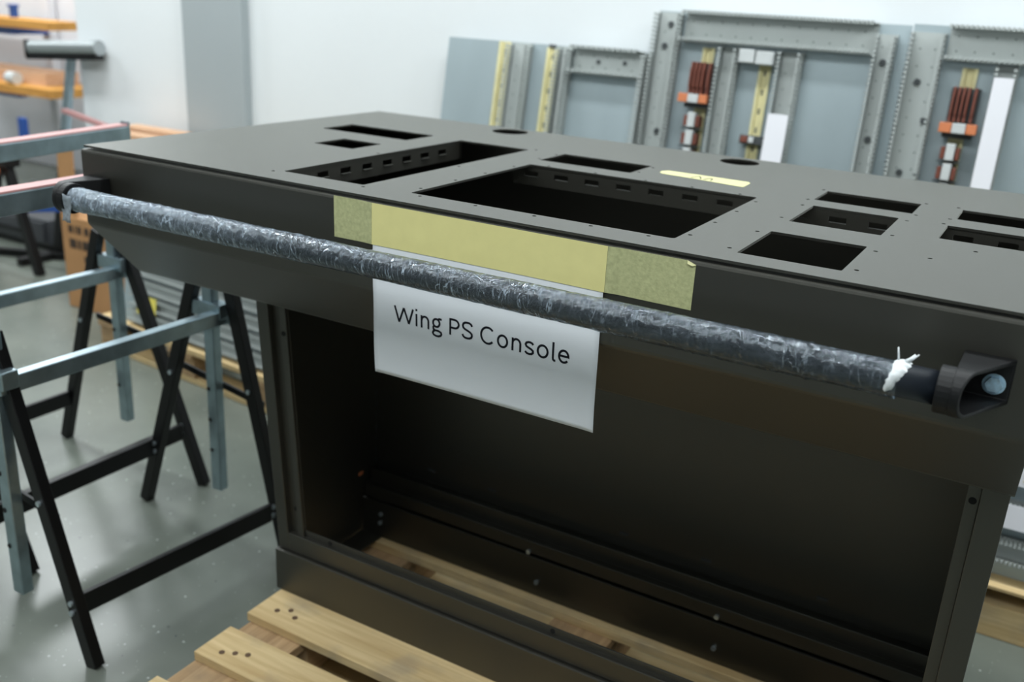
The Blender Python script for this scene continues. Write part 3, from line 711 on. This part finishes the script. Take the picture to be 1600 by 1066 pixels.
SB = -0.145   # plates that stand on the floor reach below pallet height
A = Panel('galvanized mounting panel on the left with wide bare plate and two yellow rails', -0.432, 0.396, 1.77, 9, 1.160, SB)
A.rail(-0.206, -0.153, 0.0, 1.158); A.duct(-0.150, -0.066, 0.0, 1.158); A.rail(-0.006, 0.040, 0.0, 1.150); A.duct(0.050, 0.100, 0.0, 1.158)
A.duct(0.104, 0.372, 1.070, 1.160, False, pitch=0.02); A.duct(0.374, 0.396, 0.0, 1.158, holes=False)
A.screws([(0.20, 1.115), (0.30, 1.118), (0.006, 1.155), (0.02, 1.155)], 0.007)
B = Panel('tall middle mounting panel framed by ducts with brown terminals and a central yellow rail', 0.402, 1.204, 1.82, 6.5, 1.292, SB)
B.duct(0.404, 0.490, 0.0, 1.288); B.duct(0.498, 1.112, 1.198, 1.292, False); B.duct(0.637, 0.700, 0.0, 1.192); B.duct(0.832, 0.905, 0.0, 1.190)
B.duct(1.114, 1.172, 0.0, 1.262)
B.rail(0.572, 0.612, 0.0, 1.184); B.rail(0.768, 0.807, 0.0, 1.186)
B.terminals(0.552, 0.625, 1.034, 1.134, (0.529, 0.627, 1.004, 1.032))
B.part('power_module', 'greypl', [(0.708, 0.758, 1.144, 1.186, 0.010, 0.055)], bevel=0.003)
B.part('power_module', 'greypl', [(0.762, 0.820, 1.142, 1.184, 0.010, 0.052)], bevel=0.003)
B.part('rail_clip', 'dgrey', [(0.748, 0.832, 0.893, 0.922, 0.010, 0.035)], bevel=0.002)
B.part('rail_clip', 'greypl', [(0.780, 0.797, 0.898, 0.917, 0.035, 0.046)], bevel=0.002)
B.part('rail_clip', 'term', [(0.752, 0.776, 0.897, 0.918, 0.035, 0.040)], bevel=0.002)
B.part('duct_lid', 'lid', [(0.836, 0.901, 0.0, 0.996, 0.063, 0.066)])
B.screws([(0.447, 1.25), (0.435, 1.18), (0.45, 0.9), (1.14, 1.18), (1.14, 0.95)], 0.010)
Cc = Panel('mounting panel at the right edge with brown terminals and long white duct lid', 1.211, 2.06, 1.84, 5, 1.294, 0.0)
Cc.duct(1.213, 1.308, 0.0, 1.272); Cc.duct(1.314, 2.0, 1.198, 1.294, False); Cc.duct(1.455, 1.515, 0.0, 1.195)
Cc.duct(1.90, 1.97, 0.0, 1.195)
Cc.rail(1.368, 1.410, 0.0, 1.180)
Cc.terminals(1.356, 1.426, 1.027, 1.125, (1.341, 1.442, 0.994, 1.023))
Cc.part('duct_lid', 'lid', [(1.459, 1.511, 0.0, 1.158, 0.063, 0.066)])
Cc.screws([(1.25, 1.13), (1.29, 1.02), (1.25, 0.862), (1.30, 0.860)], 0.010)
Dp = Panel('low panel with pale slotted ducts standing on the right pallet', 1.53, 2.3, 1.205, 8, 0.42, 0.0)
Dp.duct(1.54, 2.28, 0.045, 0.105, False, depth=0.05, pitch=0.010, holes=False)
Dp.duct(1.54, 2.28, 0.14, 0.20, False, depth=0.05, pitch=0.010, holes=False)
Dp.duct(1.54, 2.28, 0.25, 0.31, False, depth=0.05, pitch=0.010, holes=False)
for u in (0.14, 0.25): Dp.part('duct_lid', 'lid', [(1.54, 2.28, u, u + 0.06, 0.051, 0.054)])
Dp.part('label', 'label', [(1.76, 1.80, 0.262, 0.285, 0.0545, 0.0555)])
Ep = Panel('low grey duct panel with a yellow label standing on the pallet behind the trestles', -1.47, -0.47, 1.21, 9, 0.34, 0.0, rot=(-1.585, 1.17, math.radians(-5.5)))
for k in range(5): Ep.duct(-1.40, -0.49, 0.012 + 0.063 * k, 0.060 + 0.063 * k, False, depth=0.03, pitch=0.02, holes=False)
Ep.part('label', 'label', [(-1.335, -1.22, 0.055, 0.130, 0.031, 0.0325)])

# ------------------------------------------------------------------ cartons and planks by the wall
def carton(label, x0, x1, y0, y1, z0, z1, flap=None):
    t = thing('cardboard_box', label, 'box', ((x0 + x1) / 2, (y0 + y1) / 2, z0), 'cardboard cartons')
    MB().box(x0, x1, y0, y1, z0, z1).build('box_body', 'card', t, 0.006)
    return t
bx = carton('brown cardboard box with black print and one raised flap', -2.14, -1.66, 1.442, 1.70, FL, -0.70)
MB().hexa([(-2.139, 1.446, -0.703), (-2.03, 1.446, -0.703), (-2.03, 1.452, -0.703), (-2.139, 1.452, -0.703),
           (-2.131, 1.452, -0.41), (-2.03, 1.452, -0.405), (-2.03, 1.458, -0.405), (-2.131, 1.458, -0.41)]).build('flap', 'card', bx)
for (xa, za, wd, hh) in ((-2.09, -0.738, 0.028, 0.034), (-2.05, -0.738, 0.010, 0.034), (-2.03, -0.738, 0.024, 0.034), (-1.985, -0.738, 0.030, 0.034), (-2.09, -0.80, 0.045, 0.042), (-2.035, -0.80, 0.02, 0.042), (-2.005, -0.80, 0.05, 0.042), (-1.945, -0.80, 0.035, 0.042), (-2.0, -0.87, 0.03, 0.03)):
    MB().box(xa, xa + wd, 1.4408, 1.4422, za - hh, za).build('printed_mark', 'print_', bx)
carton('tall brown cardboard carton by the wall with planks on top', -2.19, -1.72, 1.72, 1.95, FL, -0.39)
pk = MB().box(-2.21, -1.70, 1.735, 1.80, -0.39, -0.36).build('plank', 'batten'); tag(pk, 'pale plank lying on the front of the tall carton', 'plank', 'planks on the tall carton')
pk = MB().box(-2.17, -1.70, 1.83, 1.92, -0.39, -0.345).build('plank', 'batten'); tag(pk, 'thicker plank at the back of the tall carton', 'plank', 'planks on the tall carton')
pk = MB().bar((-2.56, 1.82, -0.315), (-2.10, 1.79, -0.372), 0.03, 0.018).build('batten', 'pink'); tag(pk, 'thin salmon batten sticking up left from the planks', 'batten')

# ------------------------------------------------------------------ roller stand
rs = thing('roller_stand', 'steel roller stand with horizontal roller on a slim post', 'stand', (-2.86, 1.95, FL))
MB().cyl((-2.91, 1.93, -0.048), (-2.43, 1.95, -0.018), 0.036, 28).build('roller', 'roller', rs, smooth=False)
MB().bar((-2.93, 1.93, -0.094), (-2.44, 1.95, -0.064), 0.06, 0.022).box(-2.935, -2.912, 1.90, 1.96, -0.095, -0.012).build('roller_bracket', 'black', rs, 0.002)
MB().bar((-2.64, 1.945, -0.08), (-2.745, 1.945, -0.47), 0.035, 0.035, (0, 1, 0)).build('post', 'zinc', rs, 0.003)
MB().bar((-2.735, 1.945, -0.44), (-2.87, 1.93, FL + 0.03), 0.045, 0.045, (0, 1, 0)).build('lower_post', 'black', rs, 0.003)
MB().bar((-3.25, 1.73, FL + 0.02), (-2.80, 1.92, FL + 0.02), 0.04, 0.04).build('foot', 'black', rs, 0.003)
MB().bar((-2.88, 1.70, FL + 0.02), (-2.85, 2.2, FL + 0.02), 0.04, 0.04).build('foot', 'black', rs, 0.003)

# ------------------------------------------------------------------ black trestle at the left edge
bt = thing('black_trestle', 'black trestle with blue crossbar at the far left edge', 'trestle', (-2.95, 1.66, FL))
MB().bar((-2.83, 1.66, -0.56), (-2.655, 1.66, FL), 0.045, 0.04, (0, 1, 0)).build('leg', 'black', bt, 0.003)
MB().bar((-2.88, 1.66, -0.56), (-3.08, 1.66, FL), 0.045, 0.04, (0, 1, 0)).build('leg', 'black', bt, 0.003)
MB().bar((-3.10, 1.70, -0.86), (-2.50, 1.70, -0.765), 0.03, 0.04).build('crossbar', 'blue', bt, 0.003)
MB().cyl((-2.86, 1.63, -0.622), (-2.86, 1.60, -0.622), 0.026, 16).build('knob', 'orange', bt, 0.004)
MB().box(-2.95, -2.77, 1.62, 1.70, -0.60, -0.545).build('top_bracket', 'black', bt, 0.003)

# ------------------------------------------------------------------ timber rack, boards, chest in the recess
up_ = MB().box(-5.06, -4.98, 3.52, 3.585, FL, 0.9).build('rack_upright', 'recess'); tag(up_, 'pale rack upright on the far left wall behind the boards', 'upright')
for z, lb in ((-0.095, 'upper blue wall bracket under the topmost yellow board'), (-0.53, 'lower blue wall bracket under the orange board')):
    rk = thing('wall_bracket', lb, 'bracket', (-5.05, 3.4, z - 0.03), 'blue wall brackets')
    MB().box(-5.7, -4.95, 3.20, 3.25, z - 0.03, z + 0.027).build('arm', 'blue', rk)
    MB().box(-5.05, -4.99, 3.25, 3.52, z - 0.03, z + 0.02).build('stay', 'blue', rk)
pn = thing('spring_clamp', 'small blue clamp standing on the topmost yellow board', 'clamp', (-5.02, 3.28, -0.012))
MB().box(-5.05, -5.0, 3.26, 3.30, -0.012, 0.06).build('jaw', 'blue', pn, 0.004)
MB().box(-5.055, -4.995, 3.25, 3.31, 0.06, 0.078).build('grip', 'blue', pn, 0.004)
b = MB().box(-5.9, -4.44, 3.12, 3.40, -0.067, -0.012).build('board', 'plywood'); tag(b, 'long yellow board on the topmost rack arm', 'board', 'boards on the rack')
b = MB().box(-5.9, -4.34, 3.02, 3.45, -0.502, -0.445).build('board', 'plywood'); tag(b, 'longest orange board low on the rack', 'board', 'boards on the rack')
b = MB().box(-5.9, -4.57, 3.15, 3.42, -0.445, -0.36).build('board', 'batten'); tag(b, 'thick tan board lying on the longest orange board', 'board', 'boards on the rack')
rl = thing('tape_roll', 'small white roll with blue end on the orange board at the left edge', 'roll', (-4.83, 3.08, -0.445))
MB().cyl((-4.86, 3.08, -0.403), (-4.76, 3.07, -0.403), 0.042, 20).build('roll_body', 'greypl', rl)
MB().cyl((-4.875, 3.08, -0.403), (-4.86, 3.08, -0.403), 0.036, 20).build('end_disc', 'blue', rl)
cl = thing('bar_clamp', 'blue bar clamp standing near the left edge above the trestle beam with the pink sheen', 'clamp', (-4.5, 2.75, -0.64))
MB().box(-4.32, -4.25, 2.74, 2.77, -0.80, -0.60).build('jaw', 'blue', cl, 0.004)
MB().box(-4.95, -4.25, 2.74, 2.77, -0.80, -0.775).build('rail', 'blue', cl, 0.003)
ch = thing('tool_chest', 'low dark grey chest on the floor behind the trestle at the far left', 'chest', (-3.6, 2.15, FL))
MB().box(-4.3, -3.0, 1.97, 2.35, FL + 0.03, -0.955).build('chest_body', 'cabinet', ch, 0.008)
MB().box(-4.28, -3.02, 1.99, 2.33, FL, FL + 0.03).build('chest_base', 'black', ch)
for i in range(2):
    d_ = MB().box(-4.27 + 0.63 * i, -3.66 + 0.63 * i, 1.958, 1.97, FL + 0.045, -0.97).build('drawer_front', 'cabinet', ch, 0.004)
    MB().box(-4.08 + 0.63 * i, -3.85 + 0.63 * i, 1.946, 1.958, -1.045, -1.03).build('handle', 'black', d_)
